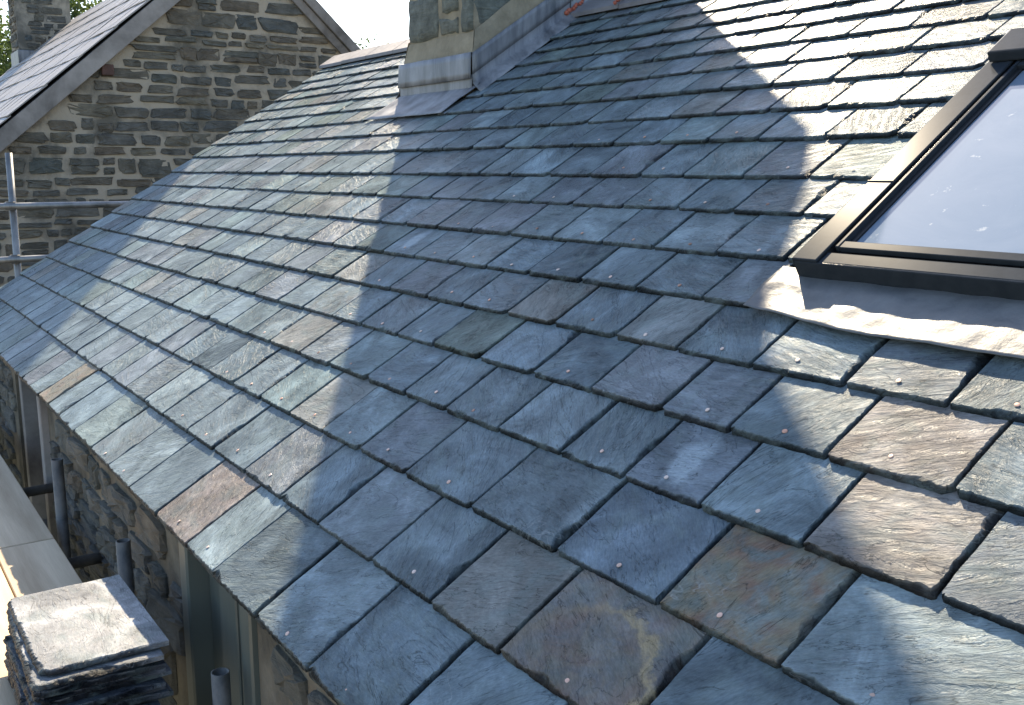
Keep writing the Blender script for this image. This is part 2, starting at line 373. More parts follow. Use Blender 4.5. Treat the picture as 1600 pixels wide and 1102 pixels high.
# ---------------------------------------------------------------- the roof (local: x along the eave, y up the slope, z off the roof)
roof_bm = bmesh.new()
box(roof_bm, .02, 9.9, .03, 3.60, -.10, -.002)
roof = bmobj('roof', roof_bm, M_deck, cottage, (0, .022*math.sin(PITCH), H - .022*math.cos(PITCH)), (PITCH, 0, 0))
bm = bmesh.new()
yr, zr = 3.6*math.cos(PITCH), H + 3.6*math.sin(PITCH)
vs = [bm.verts.new(p) for p in ((.02, yr, zr), (9.9, yr, zr), (9.9, 6.08, H - .03), (.02, 6.08, H - .03), (.02, yr, zr - .1), (9.9, yr, zr - .1), (9.9, 6.08, H - .13), (.02, 6.08, H - .13))]
for f in ((0, 1, 2, 3), (7, 6, 5, 4), (0, 4, 5, 1), (1, 5, 6, 2), (2, 6, 7, 3), (3, 7, 4, 0)): bm.faces.new([vs[i] for i in f])
bmobj('rear_slope', bm, M_farroof, cottage)

def slate_geo(W, L_, T, rng, fine, corner=False, rag=1.0):
    """one riven slate: origin at its lower left corner, ragged dressed edges; returns verts, faces, edge darkening with painted contact shade"""
    pts = []          # (x, y, edge)
    nx = max(3, int(W/fine)); ny = max(3, int(L_*.8/fine))
    for k in range(nx): pts.append((W*k/nx, 0, 'T'))
    for k in range(ny): pts.append((W, L_*.8*k/ny, 'R'))
    pts += [(W, L_, 'H'), (W*.5, L_, 'H'), (0, L_, 'H')]
    for k in range(ny): pts.append((0, L_*.8*(1 - k/ny), 'L'))
    o = rng.uniform(0, 100)
    V = []; D = []; n = len(pts)
    cut = rng.uniform(.012, .03) if (corner or rng.random() < .30) else .005
    cutl = rng.uniform(.006, .016) if rng.random() < .3 else .003
    rings = [[], [], [], []]
    for i, (x, y, e) in enumerate(pts):
        nz = noise.noise((x*38 + o, y*38, o)); nz2 = noise.noise((x*120 + o, y*120, 3.3)); nz3 = noise.noise((x*14, y*14 + o, 7.7)); nz4 = noise.noise((x*75, y*75 + o, 1.7))
        wob = (.0022*nz + .0016*nz2 + .002*nz3)*rag
        flake = max(0, noise.noise((x*11 + o*2, y*11, o)) - .22)*.05*rag
        if e == 'T': ins = .0075 + .0055*nz + .005*nz2 + flake*.6
        elif e == 'R': ins = .0075 + .006*nz + .005*nz2 + flake
        elif e == 'L': ins = .003 + .002*nz + .002*nz2
        else: ins = 0; wob = 0
        if e != 'H': ins = max(ins*rag, .0012)
        m1 = ins*(.18 + .25*nz4); m2 = ins*(.60 + .35*noise.noise((x*95, y*95, o + 5)))
        dr = (W - x) + y; dl = x + y
        sx = sy = 0
        if e in 'TR' and dr < cut: q = (cut - dr)/2; sx = -q; sy = q
        if e in 'TL' and dl < cutl: q = (cutl - dl)/2; sx = q; sy = q
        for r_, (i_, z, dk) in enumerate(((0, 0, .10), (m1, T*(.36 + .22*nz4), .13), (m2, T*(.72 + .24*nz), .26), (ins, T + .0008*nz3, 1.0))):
            px, py = x, y
            if e in 'LR': px = min(max(px, i_), W - i_); py = max(py, i_*.8)
            if e == 'T': px = min(max(px, i_*.8), W - i_*.9); py += i_
            px += (wob if e == 'R' else -wob if e == 'L' else 0); py += -wob if e == 'T' else 0
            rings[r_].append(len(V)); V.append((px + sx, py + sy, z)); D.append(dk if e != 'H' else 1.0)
    F = []
    for A, B in zip(rings, rings[1:]):
        for k in range(n): F.append((A[k], A[(k+1) % n], B[(k+1) % n], B[k]))
    F.append(tuple(rings[3]))
    F.append(tuple(reversed(rings[0])))
    return V, F, D

def shade_tone(t, D): return [(t[0]*d, t[1]*d, t[2]*d, t[3]*d) for d in D]  # dims edge colour: painted contact shade plus darker fresh-broken slate

TONES = [((.124, .160, .182), 5), ((.138, .176, .196), 5), ((.102, .134, .154), 4), ((.142, .162, .182), 3), ((.130, .174, .180), 2.5), ((.142, .152, .168), 1.6),
         ((.165, .204, .218), 2), ((.138, .172, .160), 1.2), ((.172, .172, .160), 1.2)]
def pick_tone(rng):
    t = rng.choices([a for a, _ in TONES], [b for _, b in TONES])[0]
    mean = (.138, .164, .176); k = rng.uniform(.4, .95); t = tuple(m_ + (a_ - m_)*k for m_, a_ in zip(mean, t))
    f = rng.uniform(.84, 1.18)
    al = 0.0
    if rng.random() < .035: al = rng.uniform(.1, .4)
    return (t[0]*f, t[1]*f, t[2]*f, al)
def set_attrs(me, tones, seeds):
    a = me.color_attributes.new('tone', 'FLOAT_COLOR', 'POINT'); a.data.foreach_set('color', [c for t in tones for c in t])
    b = me.color_attributes.new('seed', 'FLOAT_COLOR', 'POINT'); b.data.foreach_set('color', [c for t in seeds for c in t])

ROWV = {1: 3.238, 2: 3.087, 3: 2.945, 4: 2.790, 5: 2.626, 6: 2.457, 7: 2.275, 8: 2.095, 9: 1.882, 10: 1.698, 11: 1.500, 12: 1.313, 13: 1.120, 14: .925, 15: .723, 16: .500, 17: .263, 18: -.003}
ROWV[0] = 3.40; ROWV[-1] = 3.55
JO = {
2: [4.08, 4.34, 4.60, 4.83, 5.07], 3: [3.98, 4.24, 4.49, 4.69, 4.94, 5.18], 4: [4.05, 4.31, 4.59, 4.82, 5.07, 5.33], 5: [3.91, 4.17, 4.43, 4.67, 4.95, 5.2, 5.44],
6: [3.77, 4.04, 4.29, 4.54, 4.8, 5.04, 5.3, 5.51], 7: [3.89, 4.16, 4.38, 4.64, 4.9, 5.14, 5.4, 5.63],
8: [1.97, 2.22, 2.45, 2.7, 2.94, 3.21, 3.47, 3.73, 3.98, 4.24, 4.5, 4.73, 5.0, 5.25, 5.51, 5.75, 5.97],
9: [2.34, 2.6, 2.81, 3.04, 3.31, 3.55, 3.79, 4.07, 4.32, 4.58, 4.82, 5.08, 5.34, 5.6, 5.82, 6.08, 6.33],
10: [2.9, 3.13, 3.38, 3.64, 3.91, 4.16, 4.43, 4.67, 4.93, 5.18, 5.43, 5.7, 5.95, 6.19, 6.44],
11: [3.17, 3.45, 3.73, 4.0, 4.27, 4.52, 4.78, 5.03, 5.29, 5.54, 5.8, 6.04, 6.29],
12: [3.27, 3.54, 3.84, 4.12, 4.35, 4.61, 4.87, 5.12, 5.37, 5.62, 5.89, 6.14, 6.4],
13: [3.94, 4.19, 4.47, 4.72, 4.97, 5.24, 5.48, 5.74, 5.98, 6.25, 6.48, 6.72, 6.97, 7.2],
14: [4.01, 4.29, 4.54, 4.82, 5.06, 5.33, 5.57, 5.84, 6.1, 6.35, 6.6, 6.81, 7.06, 7.32],
15: [4.12, 4.38, 4.62, 4.91, 5.16, 5.44, 5.69, 5.93, 6.19, 6.45, 6.67, 6.9, 7.15, 7.41],
16: [3.28, 3.53, 3.75, 3.98, 4.22, 4.45, 4.73, 4.99, 5.26, 5.52, 5.77, 6.04, 6.36, 6.68, 6.99, 7.27, 7.62],
17: [2.97, 3.24, 3.5, 3.73, 3.96, 4.25, 4.52, 4.81, 5.09, 5.38, 5.67, 5.93, 6.23, 6.51, 6.77, 7.12, 7.41],
18: [2.74, 2.98, 3.22, 3.45, 3.69, 4.0, 4.31, 4.59, 4.89, 5.2, 5.51, 5.75, 6.06, 6.37, 6.68, 6.98]}
XMAX = 9.85
rng = random.Random(11)
CH = (2.64, 3.46, 2.66)                      # chimney footprint on the slope: x0, x1, from y
SPECIAL = {(16, 6.99): ((.135, .155, .150), .75), (17, 6.77): ((.142, .145, .150), .4), (18, 5.20): ((.19, .172, .165), .2), (15, 6.67): ((.118, .140, .160), 0), (16, 6.68): ((.118, .150, .178), 0),
           (18, 3.22): ((.17, .155, .125), .5), (14, 5.57): ((.135, .165, .150), .0), (15, 7.15): ((.16, .155, .15), .1), (14, 7.06): ((.165, .158, .155), .1)}
slates = []
for row in range(0, 19):
    v = ROWV[row]; E_ = ROWV[row-1] - v
    js = JO.get(row)
    if js:
        js = list(js)
        while js[0] > .34: js.insert(0, js[0] - rng.uniform(.235, .275))
        if js[0] > .12: js.insert(0, 0.0)
        else: js[0] = 0.0
        while js[-1] < XMAX: js.append(js[-1] + rng.uniform(.24, .27))
    else:
        js = [0.0, .128 if row % 2 else .255]
        while js[-1] < XMAX: js.append(js[-1] + rng.uniform(.24, .268))
    for a, b in zip(js, js[1:]):
        b = min(b, XMAX)
        segs = [(a, b)]
        def sub(segs, lo, hi):
            out = []
            for p, q in segs:
                if q <= lo or p >= hi: out.append((p, q)); continue
                if p < lo - .03: out.append((p, lo))
                if q > hi + .03: out.append((hi, q))
            return out
        if 5 <= row <= 12: segs = sub(segs, 6.63 if row < 12 else 6.56, 7.425)      # roof window
        if row <= 4: segs = sub(segs, CH[0] - .09, CH[1] + .075)
        if row == 5: segs = sub(segs, 2.58, 3.475)
        if row == 6: segs = sub(segs, 2.52, 3.40)
        for p, q in segs:
            if q - p < .05: continue
            slates.append((row, p, q, v, E_, a))
Tc = Vector((8.229, -.0585, 1.3))
slates.sort(key=lambda s: ((s[1] + s[2])/2 - Tc.x)**2 + (s[3] - Tc.y)**2 + (0 if s[1] < 7.6 else 30))
jv, jf, jt, js_ = [], [], [], []
nparts = 0
for idx, (row, p, q, v, E_, a0) in enumerate(slates):
    Wd = q - p - rng.uniform(.003, .0065); L_ = E_*1.25 if row != 0 else E_*1.1
    dist = math.hypot((p + q)/2 - Tc.x, v - Tc.y)
    T = rng.uniform(.010, .0135)
    if row >= 11: T += .003
    near = idx < 300
    fine = .0055 if dist < 2.6 else .009 if dist < 4 else .015 if near else .022
    V, F, D = slate_geo(Wd, L_, T, rng, fine)
    w0 = .0275 + rng.uniform(-.0015, .0025); tl = -w0*.5/E_ + rng.uniform(-.002, .002); rl = rng.uniform(-.0035, .0035); rz = rng.uniform(-.004, .004)
    jy = rng.uniform(-.002, .002)
    key = None
    for (r_, x_), val in SPECIAL.items():
        if r_ == row and abs(x_ - p) < .03: key = val
    tone = pick_tone(rng) if key is None else (*key[0], key[1])
    seed = (rng.random(), rng.random(), rng.random(), 1)
    V2 = [(x - rz*y, y + rz*x, z + tl*y + rl*(x - Wd/2)) for x, y, z in V]
    if near:
        mm = M_slate_arc if (row == 17 and abs(p - 6.77) < .03) else M_slate_pale if (row == 15 and abs(p - 6.67) < .03) or (row == 12 and abs(p - 4.61) < .03) else M_slate
        o = pymesh('slate', V2, F, mm, roof, (p + .002, v + jy, w0))
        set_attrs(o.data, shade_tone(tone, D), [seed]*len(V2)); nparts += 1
    else:
        b = len(jv)
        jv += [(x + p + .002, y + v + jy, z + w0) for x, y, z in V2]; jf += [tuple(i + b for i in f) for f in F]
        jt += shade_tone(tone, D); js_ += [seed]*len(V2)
o = pymesh('slates', jv, jf, M_slate, roof); set_attrs(o.data, jt, js_); tag(o, None, None, None, 'stuff')
# under-eave slates doubling the first course
V2, F2, t2, s2 = [], [], [], []
x = 0.0
while x < XMAX:
    wd = rng.uniform(.24, .27); V, F, D = slate_geo(min(wd, XMAX - x) - .004, .2, .012, rng, .014); b = len(V2)
    V2 += [(a + x, y - .004, z*1.0 + .009 - .02*y) for a, y, z in V]; F2 += [tuple(i + b for i in f) for f in F]
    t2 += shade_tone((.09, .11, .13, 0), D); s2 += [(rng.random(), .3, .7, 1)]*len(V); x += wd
o = pymesh('under_eave_slates', V2, F2, M_slate, roof); set_attrs(o.data, t2, s2); tag(o, None, None, None, 'stuff')

# copper rivets at the tails of the slates
def rivet_mesh():
    bm = bmesh.new(); n = 12; r = [(0.0062, 0), (.0066, .0012), (.0056, .0022), (.002, .0026)]
    prev = None
    for rr, z in r:
        ring = [bm.verts.new((rr*math.cos(2*math.pi*k/n)*(1 + .08*math.sin(k*2.1)), rr*math.sin(2*math.pi*k/n), z)) for k in range(n)]
        if prev:
            for k in range(n): bm.faces.new((prev[k], prev[(k+1) % n], ring[(k+1) % n], ring[k]))
        prev = ring
    bm.faces.new(prev); me = bpy.data.meshes.new('copper_rivet'); bm.to_mesh(me); bm.free(); me.materials.append(M_copper); return me
RV = rivet_mesh()
def rivet(x, y, z, s=1.0):
    o = bpy.data.objects.new('copper_rivet', RV); o.location = (x, y, z); o.scale = (s, s, s)
    o.rotation_euler = (rng.uniform(-.1, .1), rng.uniform(-.1, .1), rng.uniform(0, 6)); return link(o, roof)
nr = 0
for idx, (row, p, q, v, E_, a0) in enumerate(slates[:170]):
    if q - p < .18 or p > 8.0 or row < 8 or rng.random() < .12: continue
    rivet((p + q)/2 + rng.uniform(-.022, .022), v + .034 + rng.uniform(-.008, .012), .0275 + .0108 + (.003 if row >= 11 else 0), rng.uniform(.72, .92)); nr += 1

# ridge tiles (angled), left and right of the chimney
def ridge_tile(x0, x1):
    ap = 3.63; wl = .175; th = .020
    c, s = math.cos(PITCH), math.sin(PITCH)
    ya, za = ap*c, H + ap*s + .052
    bm = bmesh.new()
    pts = [(ya - wl*c, za - wl*s), (ya, za), (ya + wl*c, za - wl*s), (ya + wl*c, za - wl*s - th), (ya, za - th*1.2), (ya - wl*c, za - wl*s - th - .006)]
    prism(bm, pts, x0, x1)
    bmesh.ops.bevel(bm, geom=bm.edges[:], offset=.003, segments=1, affect='EDGES')
    o = bmobj('ridge_tile', bm, M_ridge, cottage); o.location.z = rng.uniform(-.003, .003); return o
def mortar_bed(x0, x1):
    ap = 3.62; wl = .14; c, s = math.cos(PITCH), math.sin(PITCH); ya, za = ap*c, H + ap*s + .045
    bm = bmesh.new(); prism(bm, [(ya - wl*c, za - wl*s - .018), (ya, za - .02), (ya + wl*c, za - wl*s - .018), (ya + wl*c, za - wl*s - .06), (ya - wl*c, za - wl*s - .055)], x0, x1)
    return bmobj('ridge_bed', bm, M_deck, cottage)
for k in range(6): ridge_tile(-.03 + k*.449, -.03 + k*.449 + .444)
mortar_bed(0, 2.68)
for k in range(15): ridge_tile(3.47 + k*.449, 3.47 + k*.449 + .444)
mortar_bed(3.47, 9.8)
c33, s33 = math.cos(PITCH), math.sin(PITCH)
def on_roof(x, v, h): return Vector((x, v*c33 - h*s33, H + v*s33 + h*c33))
for xj, rr in ((3.49, .014), (3.916, .010)):
    bm = bmesh.new()
    for k in range(9):
        t = k/8; vv = 3.47 + .145*t; c_ = on_roof(xj + .006*math.sin(k*2.2), vv, .060 + .004*math.sin(k*1.7))
        bmesh.ops.create_icosphere(bm, subdivisions=1, radius=rr*(1.2 - .45*t), matrix=Matrix.Translation(c_))
    bmobj('red_sealant', bm, M_terra, cottage)

# ---------------------------------------------------------------- chimney
cx0, cx1, cy0, cy1 = 2.70, 3.425, 2.29, 3.60
zt1, zt2, cym = H + 4.02, H + 5.4, 3.17
bm = bmesh.new()
prism(bm, [(cy0, H + 1.2), (cy1, H + 1.2), (cy1, zt1), (cy1 - .12, zt1 + .05), (cym, zt1 + .07), (cym, zt2), (cy0, zt2)], cx0, cx1)
chim = bmobj('chimney', bm, M_haunch, cottage)
rng = random.Random(21)
def quoin(parent, x, y, z, wx, wy, h, m=M_chim):
    """a squared block with rough faces"""
    bm = bmesh.new(); bmesh.ops.create_cube(bm, size=1)
    bmesh.ops.subdivide_edges(bm, edges=bm.edges[:], cuts=4, use_grid_fill=True)
    o_ = rng.uniform(0, 50)
    for vtx in bm.verts:
        c = vtx.co; p = Vector((c.x*wx, c.y*wy, c.z*h))
        ed = sum(1 for a in c if abs(abs(a) - .5) < 1e-4)
        nrm = Vector([math.copysign(1, a) if abs(abs(a) - .5) < 1e-4 else 0 for a in c])
        p -= nrm*(.009 if ed > 1 else 0)
        n_ = noise.noise(p*9 + Vector((o_, 0, 0)))*.014 + noise.noise(p*24 + Vector((0, o_, 0)))*.008
        vtx.co = p + nrm*n_
    return bmobj('stone', bm, m, parent, (x, y, z), smooth=True)
z = H + 1.80; r = 0
pr = .014
while z < zt2 - .1:
    h = rng.uniform(.16, .27) if r else .28
    if z + h > zt2: h = zt2 - z
    top_y = cy1 if z + h < zt1 else cym
    # front face blocks
    xs = [cx0]; 
    if r == 0: xs += [cx0 + .36, cx0 + .58, cx1]
    else:
        while cx1 - xs[-1] > .40: xs.append(xs[-1] + rng.uniform(.18, .36))
        xs.append(cx1)
    for i, (a, b) in enumerate(zip(xs, xs[1:])):
        dpt = .30 if (i == len(xs) - 2) else .2
        hh = h - .022
        if r == 0 and i == 1:
            quoin(chim, (a + b)/2, cy0 + dpt/2 - pr, z + .055, b - a - .024, dpt, .10); quoin(chim, (a + b)/2, cy0 + dpt/2 - pr, z + .195, b - a - .024, dpt, .135); continue
        quoin(chim, (a + b)/2 + (pr*.6 if i == len(xs) - 2 else -pr*.6 if i == 0 else 0), cy0 + dpt/2 - pr, z + hh/2, b - a - .022 + (pr if i in (0, len(xs) - 2) else 0), dpt, hh)
    # right face blocks
    y = cy0 + .30
    while y < top_y - .1:
        wy = min(rng.uniform(.18, .42), top_y - y)
        quoin(chim, cx1 - .1 + pr, y + wy/2 + .01, z + (h - .022)/2, .2, wy - .022, h - .022); y += wy
    z += h; r += 1
# sand and cement skirt above the lead, following the slope on the side
def rv(v, h=0): return (v*c33 - h*s33, H + v*s33 + h*c33)
bm = bmesh.new()
f = .035
zb, ztp = H + 1.66, H + 1.80
V = [(cx0 - f, cy0 - f, zb), (cx1 + f, cy0 - f, zb), (cx1 + .004, cy0 - .004, ztp), (cx0 - .004, cy0 - .004, ztp)]
side = []
for y in (cy0 - f, 2.5, 2.8, 3.1, 3.45):
    side.append((y, zb + (y - cy0 + f)*math.tan(PITCH)))
vs = [bm.verts.new(p) for p in V]; bm.faces.new(vs)
A = [bm.verts.new((cx1 + f, y, z_)) for y, z_ in side]; B = [bm.verts.new((cx1 + .016, y + (0 if i else f - .004), z_ + .15)) for i, (y, z_) in enumerate(side)]
for i in range(len(side) - 1): bm.faces.new((A[i], A[i+1], B[i+1], B[i]))
A2 = [bm.verts.new((cx0 - f, y, z_)) for y, z_ in side]; B2 = [bm.verts.new((cx0 - .016, y + (0 if i else f - .004), z_ + .15)) for i, (y, z_) in enumerate(side)]
for i in range(len(side) - 1): bm.faces.new((A2[i+1], A2[i], B2[i], B2[i+1]))
bm.verts.index_update()
bmesh.ops.remove_doubles(bm, verts=bm.verts[:], dist=.012)
bmesh.ops.subdivide_edges(bm, edges=bm.edges[:], cuts=5, use_grid_fill=True)
for vtx in bm.verts:
    n_ = noise.noise(vtx.co*11)*.008 + noise.noise(vtx.co*30)*.003; vtx.co += Vector((n_, -n_, n_*.5))
bmobj('mortar_skirt', bm, M_haunch, chim, smooth=True)
# lead: front cover flashing in two laps, side flashing, apron dressed onto the slates
def sheet(name, quad_rows, m, parent, amp=.003, th=.0022, sub=3, **k):
    bm = bmesh.new(); g = [[bm.verts.new(p) for p in r_] for r_ in quad_rows]
    for a, b in zip(g, g[1:]):
        for i in range(len(a) - 1): bm.faces.new((a[i], a[i+1], b[i+1], b[i]))
    bmesh.ops.subdivide_edges(bm, edges=bm.edges[:], cuts=sub, use_grid_fill=True)
    bm.normal_update()
    for vtx in bm.verts:
        n_ = noise.noise(vtx.co*13)*amp + noise.noise(vtx.co*5)*amp; vtx.co += vtx.normal*n_
    o = bmobj(name, bm, m, parent, smooth=True, **k)
    md = o.modifiers.new('s', 'SOLIDIFY'); md.thickness = th; md.offset = 0
    return o
yb = rv(2.70)[0]
fx0, fx1, fy = cx0 - .055, cx1 + .045, cy0 - .045
base_z = H + fy*math.tan(PITCH)
N_ = 9
def xr(a, b, n=N_): return [a + (b - a)*i/(n - 1) for i in range(n)]
sheet('lower_front_flashing', [[(x, fy, base_z + .02) for x in xr(fx0, fx1)], [(x, fy, base_z + .11) for x in xr(fx0, fx1)]], M_lead, chim, .002)
sheet('upper_front_flashing', [[(x, fy - .013, base_z + .088) for x in xr(fx0 - .004, fx1 + .004)], [(x, fy - .006, base_z + .225) for x in xr(fx0, fx1)], [(x, fy + .028, base_z + .232) for x in xr(fx0, fx1)]], M_lead, chim, .0022)
# side upstand (right and left), top edge parallel to the roof
for sx, xx in ((1, fx1), (-1, fx0)):
    ys = xr(fy - .002, 3.2, 7)
    r0 = [(xx + sx*.09, y, H + y*math.tan(PITCH) + .012) for y in ys]
    r1 = [(xx + sx*.012, y, H + y*math.tan(PITCH) + .065) for y in ys]
    r2 = [(xx + sx*.004, y, H + y*math.tan(PITCH) + .21) for y in ys]
    r3 = [(xx - sx*.03, y, H + y*math.tan(PITCH) + .22) for y in ys]
    sheet('side_flashing', [r0, r1, r2, r3] if sx > 0 else [r3, r2, r1, r0], M_lead, chim, .0022)
    ra = [(xx + sx*.010, y, H + y*math.tan(PITCH) + .11) for y in ys]; rb = [(xx + sx*.012, y, H + y*math.tan(PITCH) + .225) for y in ys]
    if sx > 0: sheet('side_cover_flashing', [ra, rb], M_lead, chim, .0015)
rows_ = []
for v_, dx0, dx1, hh in ((2.735, 0, .045, .045), (2.70, -.0, .045, .034), (2.60, -.05, -.0, .026), (2.455, -.10, -.0, .022)):
    y, z_ = rv(v_, hh)
    rows_.append([(x, y, z_) for x in xr(fx0 + dx0, fx1 + dx1)])
sheet('lead_apron', rows_[::-1], M_lead, chim, .003)
# thin black cable lying against the flashing
def cable(pts, r=.004):
    bm = bmesh.new()
    rings = []
    for i, p in enumerate(pts):
        d = (pts[min(i+1, len(pts)-1)] - pts[max(i-1, 0)]).normalized(); s = d.orthogonal().normalized(); t = d.cross(s)
        rings.append([bm.verts.new(p + (s*math.cos(k*math.pi/3) + t*math.sin(k*math.pi/3))*r) for k in range(6)])
    for A, B in zip(rings, rings[1:]):
        for k in range(6): bm.faces.new((A[k], A[(k+1) % 6], B[(k+1) % 6], B[k]))
    return bm
pa = on_roof(3.50, 3.49, .06); 
pts = [pa + Vector((.018*math.sin(t*2.6) - .03*t, .03*t, .9*t)) for t in [i/14 for i in range(15)]]
tag(bmobj('cable', cable(pts, .0035), M_black), 'thin black cable running down beside the chimney flashing to the ridge', 'cable')

# ---------------------------------------------------------------- roof window (children of the roof)
wx0, wx1, wy0, wy1, wh = 6.637, 7.415, 1.428, 2.40, .080
bm = bmesh.new()
for a in ((wx0 + .004, wx0 + .07, wy0 + .004, wy1, -.01, wh - .004), (wx1 - .07, wx1 - .004, wy0 + .004, wy1, -.01, wh - .004), (wx0 + .07, wx1 - .07, wy0 + .012, wy0 + .05, -.01, wh - .03), (wx0 + .07, wx1 - .07, wy1 - .06, wy1, -.01, wh - .004)):
    box(bm, *a)
rw = bmobj('roof_window', bm, M_gasket, cottage, (0, 0, H), (PITCH, 0, 0)); rw['label'] = 'dark grey metal-clad roof window reflecting pale sky'
def wpart(name, boxes, m=M_clad, bev=.003):
    bm = bmesh.new()
    for b in boxes: box(bm, *b, bev, 2)
    return bmobj(name, bm, m, rw)
wpart('side_cover', [(wx0, wx0 + .072, wy0 - .002, wy1 - .02, wh - .002, wh + .006), (wx0 - .001, wx0 + .003, wy0 - .001, wy1 - .03, .012, wh + .003)])
wpart('side_cover', [(wx1 - .072, wx1, wy0 - .002, wy1 - .02, wh - .002, wh + .006), (wx1 - .003, wx1 + .001, wy0 - .001, wy1 - .03, .012, wh + .003)])
wpart('bottom_cover', [(wx0 + .0725, wx1 - .0725, wy0 + .001, wy0 + .042, wh - .012, wh - .002), (wx0 + .004, wx1 - .004, wy0 - .003, wy0 + .003, .014, wh - .0025)])
wpart('cover_joint', [(wx0 - .001, wx0 + .074, 1.755, 1.758, wh + .0062, wh + .0085)], M_clad, .0005)
wpart('hood', [(wx0 + .01, wx1 - .01, wy1 - .07, wy1 + .06, wh + .008, wh + .04), (wx0 - .01, wx1 + .01, wy1 + .0, wy1 + .10, wh - .03, wh + .020)], M_clad, .006)
sx0, sx1, sy0, sy1 = wx0 + .084, wx1 - .084, wy0 + .058, wy1 - .055
wpart('sash', [(sx0, sx0 + .010, sy0, sy1, wh - .012, wh + .004), (sx1 - .010, sx1, sy0, sy1, wh - .012, wh + .004), (sx0 + .0105, sx1 - .0105, sy0, sy0 + .026, wh - .012, wh + .002), (sx0 + .0105, sx1 - .0105, sy1 - .03, sy1, wh - .012, wh + .002)], M_clad, .002)
for ga, gb in ((sx0 + .0105, sx0 + .024), (sx1 - .024, sx1 - .0105)): wpart('gasket', [(ga, gb, sy0 + .0265, sy1 - .0305, wh - .02, wh - .009)], M_gasket, .001)
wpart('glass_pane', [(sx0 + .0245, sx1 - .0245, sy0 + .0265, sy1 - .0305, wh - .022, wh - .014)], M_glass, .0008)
wpart('inner_fill', [(wx0 + .0705, wx1 - .0705, wy0 + .0505, wy1 - .0605, 0, wh - .03)], M_gasket, 0)
# lead apron under the window
bm = bmesh.new(); nx, ny = 90, 22; ax0, ax1 = 6.565, 7.56
G = []
for j in range(ny + 1):
    rw_ = []
    for i in range(nx + 1):
        x = ax0 + (ax1 - ax0)*i/nx; t = j/ny
        lo = 1.296 - .034*min(1, max(0, (x - 6.565)/.3)) + .006*noise.noise((x*5, 1, 0)) ; hi = 1.46
        y = lo + (hi - lo)*t
        base = .0335 if t < .75 else .0335 - (t - .75)*.02
        z = base + (1 - t)*.000 + .0035*noise.noise((x*6.5, y*14, 2)) + .003*noise.noise((x*22, y*22, 4)) + .0025*abs(noise.noise((x*11 + y*9, y*30, 8)))
        e = max(0, 1 - t*5)
        z += e*(.0035*noise.noise((x*8, 9, 1)) + .003) - e*.004
        if t > .8: z = z*(1 - (t-.8)*2) + .03*(t-.8)*2
        z = max(z, .0315 if x > 6.6 else .026)
        rw_.append(bm.verts.new((x, y, z)))
    G.append(rw_)
for a, b in zip(G, G[1:]):
    for i in range(nx): bm.faces.new((a[i], a[i+1], b[i+1], b[i]))
o = bmobj('window_apron', bm, M_apron, rw, smooth=True); md = o.modifiers.new('s', 'SOLIDIFY'); md.thickness = .002; md.offset = -1
for x, y in ((6.665, 1.418), (6.80, 1.292), (6.99, 1.288), (7.24, 1.284)):
    rivet(x, y, .040, 1.0)

# ================================================================ neighbouring stone house with gable
farh = tag(empty('neighbouring_stone_house', (-3, 3.38, 0)), 'older rubble stone house whose gable wall stands behind the cottage roof', 'house')
def fpart(name, bm, m, parent=None, **k):
    o = bmobj(name, bm, m, parent if parent else farh, **k)
    if parent is None: o.location = (3, -3.38, 0)
    return o
AY, AZ = 3.383, H + 3.723; SL, SR_ = .863, .93
gx = -3.02; XE = -12.6
bm = bmesh.new()
prism(bm, [(-2.2, 0), (9.0, 0), (9.0, AZ - SR_*(9 - AY) - .1), (AY, AZ - .12), (-2.2, AZ - SL*(AY + 2.2) - .1)], XE + .1, gx)
gw = fpart('wall', bm, M_mortar)
rng = random.Random(8)
bg = basis(Vector((0, 1, 0)), Vector((0, 0, 1)), Vector((1, 0, 0)))
def in_gable(u, v, ww, hh):
    top = AZ - (SL*(AY - (u - ww/2)) if u < AY else SR_*((u + ww/2) - AY)) - .12
    if v + hh/2 > top or v > H + 3.05: return False
    z_ = v - H
    # only the part of the wall seen past the cottage (with a margin)
    return -.2 < z_ and u > .0 and (z_ > (u - .2)*.62 - .30) and u < 5.2
def rest_gable(u, v, ww, hh):
    top = AZ - (SL*(AY - (u - ww/2)) if u < AY else SR_*((u + ww/2) - AY)) - .12
    return v + hh/2 < top and u > -2.0
n_st = rubble(gw, Vector((gx, 0, 0)), bg, -1.9, 8.8, .3, AZ - .3, in_gable, rng, rest=rest_gable, hs=(.05, .19), ws=(.12, .50), gap=.024, d=(.008, .024), limit=298)
print('gable stones', n_st)
# a timber purlin stub projecting under the left barge board
bm = bmesh.new(); box(bm, gx, gx + .06, 1.78, 1.90, H + 2.02, H + 2.13, .006); fpart('purlin_end', bm, noisy('purlin_brown', (.06, .032, .025), (.11, .055, .045), rough=.8), None)
# barge boards
def barge(y0, z0, y1, z1, depth, x0, x1, nm='barge_board'):
    bm = bmesh.new(); prism(bm, [(y0, z0), (y1, z1), (y1, z1 - depth), (y0, z0 - depth)], x0, x1)
    bmesh.ops.recalc_face_normals(bm, faces=bm.faces[:])
    bmesh.ops.bevel(bm, geom=bm.edges[:], offset=.004, segments=1, affect='EDGES')
    return fpart(nm, bm, M_barge)
barge(-1.6, AZ - SL*(AY + 1.6) - .02, AY, AZ - .02, .215, -2.955, -2.92)
barge(AY + .002, AZ - .02, 8.2, AZ - SR_*(8.2 - AY) - .02, .15, -2.955, -2.915)
barge(AY + .002, AZ - .171, 8.2, AZ - SR_*(8.2 - AY) - .171, .13, -2.985, -2.957, 'lower_barge_board')
